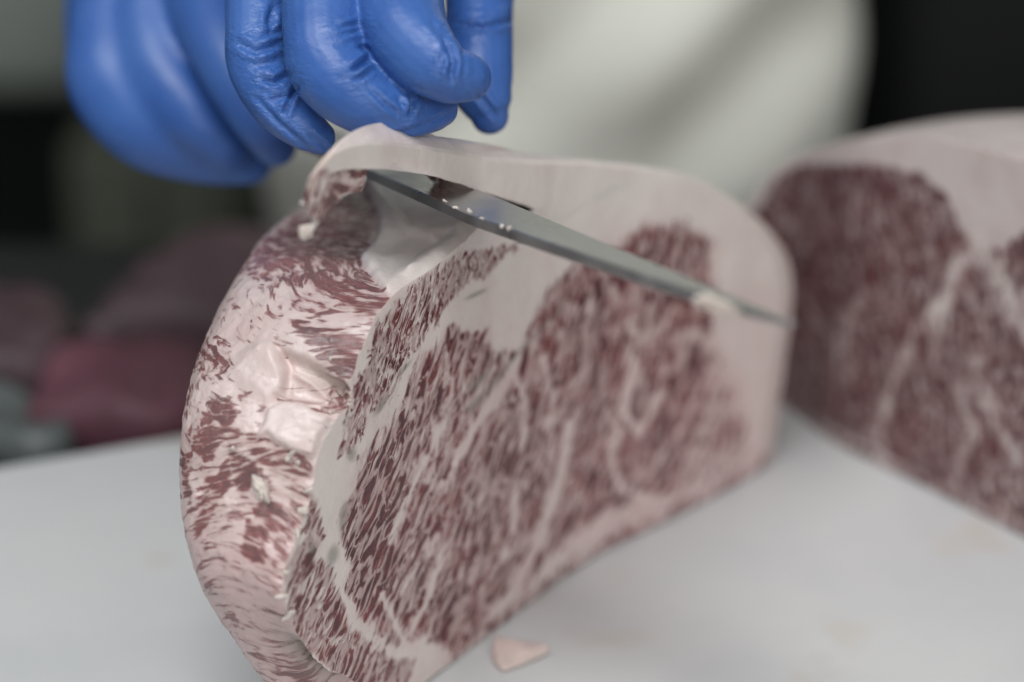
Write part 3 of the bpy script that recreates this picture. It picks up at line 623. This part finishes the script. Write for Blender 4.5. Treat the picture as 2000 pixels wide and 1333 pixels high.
# glove wrinkles at the joints
me = g1.data; co = np.empty(len(me.vertices) * 3, np.float32); me.vertices.foreach_get('co', co); co = co.reshape(-1, 3).astype(float)
no = np.empty(len(me.vertices) * 3, np.float32); me.vertex_normals.foreach_get('vector', no); no = no.reshape(-1, 3).astype(float)
gx, gy, gd = project(co); facing = smooth(((CAMP - co) / np.linalg.norm(CAMP - co, axis=1)[:, None] * no).sum(1), .05, .3)
WR = [([(460, 82), (499, 101), (524, 94), (549, 82)], 7, .9), ([(508, 72), (549, 62)], 6, .7), ([(512, 155), (533, 161), (566, 146)], 6, 1.1), ([(525, 198), (567, 186), (585, 168)], 6, .8), ([(552, 228), (565, 200), (577, 178)], 5, .9),
      ([(490, 128), (545, 118)], 7, .5), ([(535, 10), (528, 40), (526, 62)], 7, .9), ([(496, 186), (540, 236), (617, 300)], 5, .6), ([(600, 262), (640, 290)], 5, .5),
      ([(664, 54), (707, 46)], 5, .8), ([(668, 67), (712, 57)], 5, .7), ([(686, 138), (722, 116)], 6, 1.3), ([(690, 158), (728, 138)], 5, .8), ([(803, 184), (806, 206), (800, 228)], 5, 1.1), ([(720, 172), (755, 206), (794, 234)], 5, .6),
      ([(776, 190), (796, 226)], 5, .5), ([(745, 270), (820, 250), (892, 216)], 5, .5), ([(700, 90), (724, 100)], 5, .6),
      ([(878, 88), (885, 122), (880, 157)], 6, 1.5), ([(864, 66), (872, 90), (862, 130)], 6, .6), ([(840, 40), (858, 62)], 6, .4), ([(897, 100), (902, 150)], 7, .35),
      ([(886, 48), (945, 52), (1003, 40)], 6, 1.5), ([(885, 36), (945, 38), (1003, 28)], 6, .5), ([(930, 180), (955, 210), (980, 236)], 6, .8), ([(900, 64), (990, 62)], 7, .4)]
dsp = np.zeros(len(co))
for ln, w, am in WR:
    d, par = line_d(ln, gx, gy); ta = np.sin(np.clip(par, .02, .98) * math.pi) ** .5
    ta = np.where((par <= .001) | (par >= .999), .15, ta)
    dsp += am * .0011 * ta * (-1.0 * np.exp(-(d / w) ** 2) + .55 * np.exp(-((d - 2.1 * w) / (1.1 * w)) ** 2))
lump = vnoise(co, 70, 3, 2) * .00025 + vnoise(co * np.array([1, 1, 2.4]), 210, 4, 2) * .00007
crs = np.zeros(len(co))
for ln, w, am in WR:
    d, par = line_d(ln, gx, gy); crs = np.maximum(crs, min(1, am) * np.exp(-(d / 32) ** 2))
co += no * (dsp * facing + lump)[:, None]
me.attributes.new('crease', 'FLOAT', 'POINT').data.foreach_set('value', (crs * facing).astype(np.float32))
me.vertices.foreach_set('co', co.astype(np.float32).ravel()); me.update()
g1['label'] = 'blue glove pinching the lifted strip of fat'
HAND2 = [[(300, -180, .74, 150), (270, -40, .695, 125), (238, 90, .68, 108), (232, 170, .672, 98), (300, 250, .668, 88), (400, 300, .668, 62), (490, 318, .668, 46)],
         [(400, -180, .74, 120), (400, -40, .675, 88), (428, 70, .650, 74), (474, 165, .640, 68), (520, 245, .637, 60), (538, 284, .640, 46)],
         [(250, -60, .74, 120), (240, 100, .71, 110), (290, 220, .70, 95), (400, 270, .695, 75), (500, 290, .69, 55)],
         [(330, -200, .75, 150), (330, -330, .80, 150), (350, -470, .88, 125)], [(300, 0, .71, 140), (340, 140, .70, 100), (430, 240, .69, 80), (500, 270, .68, 50)], [(300, 40, .675, 88), (318, 140, .666, 84), (376, 226, .660, 68), (445, 290, .660, 50)], [(372, 110, .69, 62), (415, 190, .685, 58), (460, 250, .68, 52)]]
g2 = fused('glove', [dict(keys_px=h) for h in HAND2], .0012, 22, M_glove, person); g2['label'] = 'blue glove gripping the knife handle'
# torso of the coat with soft folds, sleeves down to the gloves
zs = np.linspace(-.62, .62, 90); an = np.linspace(0, 2 * math.pi, 160, endpoint=False); V = []; F = []
for z in zs:
    sh = smooth(z, .30, .62); hw = .143 + .045 * smooth(z, .12, .45) - .13 * sh ** 2; hd = .105 - .055 * sh ** 2
    for a_ in an:
        cx, cy = math.cos(a_), math.sin(a_); s_ = lambda c_: math.copysign(abs(c_) ** .42, c_)
        x, y = hw * s_(cx), hd * s_(cy)
        u = x * .75 - z * 1.0
        fold = .0068 * math.sin(u * 78 + 1.4 * math.sin(z * 11)) + .003 * math.sin((x * .4 + z) * 38 + x * 20) + .0075 * mnoise.fractal(Vector((x * 7 - z * 3, y * 7, z * 5)), 1, 2, 3)
        V.append((.022 + x + fold * cx * .4, 1.17 + y + fold * cy * 1.6, z))
n = len(an)
for i in range(len(zs) - 1):
    for j in range(n): F.append((i * n + j, i * n + (j + 1) % n, (i + 1) * n + (j + 1) % n, (i + 1) * n + j))
F.append(tuple(range(n))[::-1]); F.append(tuple(range(len(V) - n, len(V))))
co_ = link('coat', mesh('coat', V, F), M_coat); keep_world(co_, person)
wr1 = pt(805, -600, .79); wr2 = pt(348, -450, .87)
for wr, sx in ((wr1, 1), (wr2, -1)):
    el = np.array([.022 + sx * .36, 1.04, wr[2] + .12]); shd = np.array([.022 + sx * .17, 1.17, .47])
    fused('sleeve', [dict(keys_px=[(*wr, .042), (*(wr * .5 + el * .5), .050), (*el, .056), (*(el * .45 + shd * .55), .062), (*shd, .066)], world=True)], .006, 2, M_coat, person)
tag(person, 'worker in a white coat and blue gloves lifting fat and holding the knife', 'person')

# ------------------------------------------------------------------ things behind the board
def pack(name, pix, z0, hgt, mat, label, seed):
    g = np.array([ground(x, y, z0) for x, y in pix]); c = g.mean(0); V = []; F = []
    pr = catmull(np.vstack([g, g[:1]]), np.linspace(0, len(g), 49)[:-1] if True else None)
    n = len(pr); lev = [(1., 0), (1.02, .3), (1.01, .7), (.96, .94), (.85, 1.02), (.5, 1.05), (.1, 1.06)]
    for s, h in lev:
        for q in pr:
            p = c + (q - c) * s; k = mnoise.fractal(Vector((p[0], p[1], h)) * 26 + Vector((seed, 0, 0)), 1, 2, 3)
            V.append((p[0], p[1], z0 + .0005 + h * hgt * (1 + .35 * k)))
    for i in range(len(lev) - 1):
        for j in range(n): F.append((i * n + j, i * n + (j + 1) % n, (i + 1) * n + (j + 1) % n, (i + 1) * n + j))
    F.append(tuple(range(n))[::-1]); F.append(tuple(range(len(V) - n, len(V))))
    return tag(link(name, mesh(name, V, F), mat), label, 'meat')
M_p1 = plain('mauve_meat', (.085, .048, .058), .6, var=.35, vscale=16, bump=.002, bscale=40)
M_p2 = plain('pink_meat', (.14, .05, .072), .6, var=.3, vscale=18, bump=.002, bscale=40)
M_p3 = plain('grey_pink_meat', (.095, .058, .068), .6, var=.3, vscale=16, bump=.002, bscale=40)
M_bag = plain('clear_grey_film', (.10, .115, .112), .4, var=.3, vscale=20)
ZT = -.0253
pack('meat_piece', [(-240, 790), (-20, 800), (110, 790), (150, 720), (60, 650), (-200, 650)], ZT, .020, M_p1, 'mauve slab of meat on the dark table next to the pink one', 1)
pack('meat_piece', [(60, 880), (270, 915), (430, 885), (440, 790), (300, 745), (140, 780)], ZT, .019, M_p2, 'pink slab of meat on the dark table behind the board', 2)
pack('meat_piece', [(170, 725), (300, 735), (560, 760), (660, 690), (560, 570), (330, 600)], ZT, .026, M_p3, 'greyish pink slab of meat between the pink slab and the white coat', 3)
pack('plastic_film', [(-40, 900), (60, 930), (150, 905), (80, 850), (0, 800), (-60, 820)], ZT, .012, M_bag, 'crumpled grey plastic film on the table behind the board', 4)['category'] = 'plastic film'
M_olive = plain('olive_cabinet_paint', (.11, .125, .09), .6, var=.15, vscale=4)
M_pale = plain('pale_bin_plastic', (.36, .40, .36), .5, var=.2, vscale=6)
M_blk = plain('black_door', (.006, .008, .007), .5, var=.3, vscale=5)
def cabinet(name, lo, hi, mat, label, cat, handle=True):
    r = empty(name, ((lo[0] + hi[0]) / 2, (lo[1] + hi[1]) / 2, lo[2]))
    keep(box('carcass', lo, hi, mat, None, bevel=.006), r); m = (lo[0] + hi[0]) / 2
    for a_, b_ in ((lo[0] + .012, m - .003), (m + .003, hi[0] - .012)):
        d_ = keep(box('door', (a_, lo[1] - .016, lo[2] + .03), (b_, lo[1] - .0005, hi[2] - .02), mat, None, bevel=.003), r)
    tag(r, label, cat); return r
def at_y(px, py, Y):
    r = ray(px, py); return CAMP + r * (Y / r[1])
q0, q1 = at_y(140, 500, 1.55), at_y(470, 290, 1.55)
cabinet('cabinet', (q0[0], 1.55, -.90), (q1[0], 1.95, q1[2]), M_olive, 'dark olive cabinet standing behind the worker on the knife hand side', 'cabinet')
q0, q1 = at_y(1730, 400, 1.9), at_y(2400, 0, 1.9)
cabinet('cabinet', (q0[0], 1.9, -.90), (q1[0], 2.3, .3), M_blk, 'black tall cabinet behind the dark red beef block', 'cabinet')
q0, q1 = at_y(-300, 190, 2.1), at_y(160, -200, 2.1)
box_o = box('storage_bin', (q0[0], 2.1, q0[2]), (q1[0], 2.38, q1[2]), M_pale, None, bevel=.02)
tag(box_o, 'pale grey storage bin at the wall far behind the gloved knife hand', 'bin')
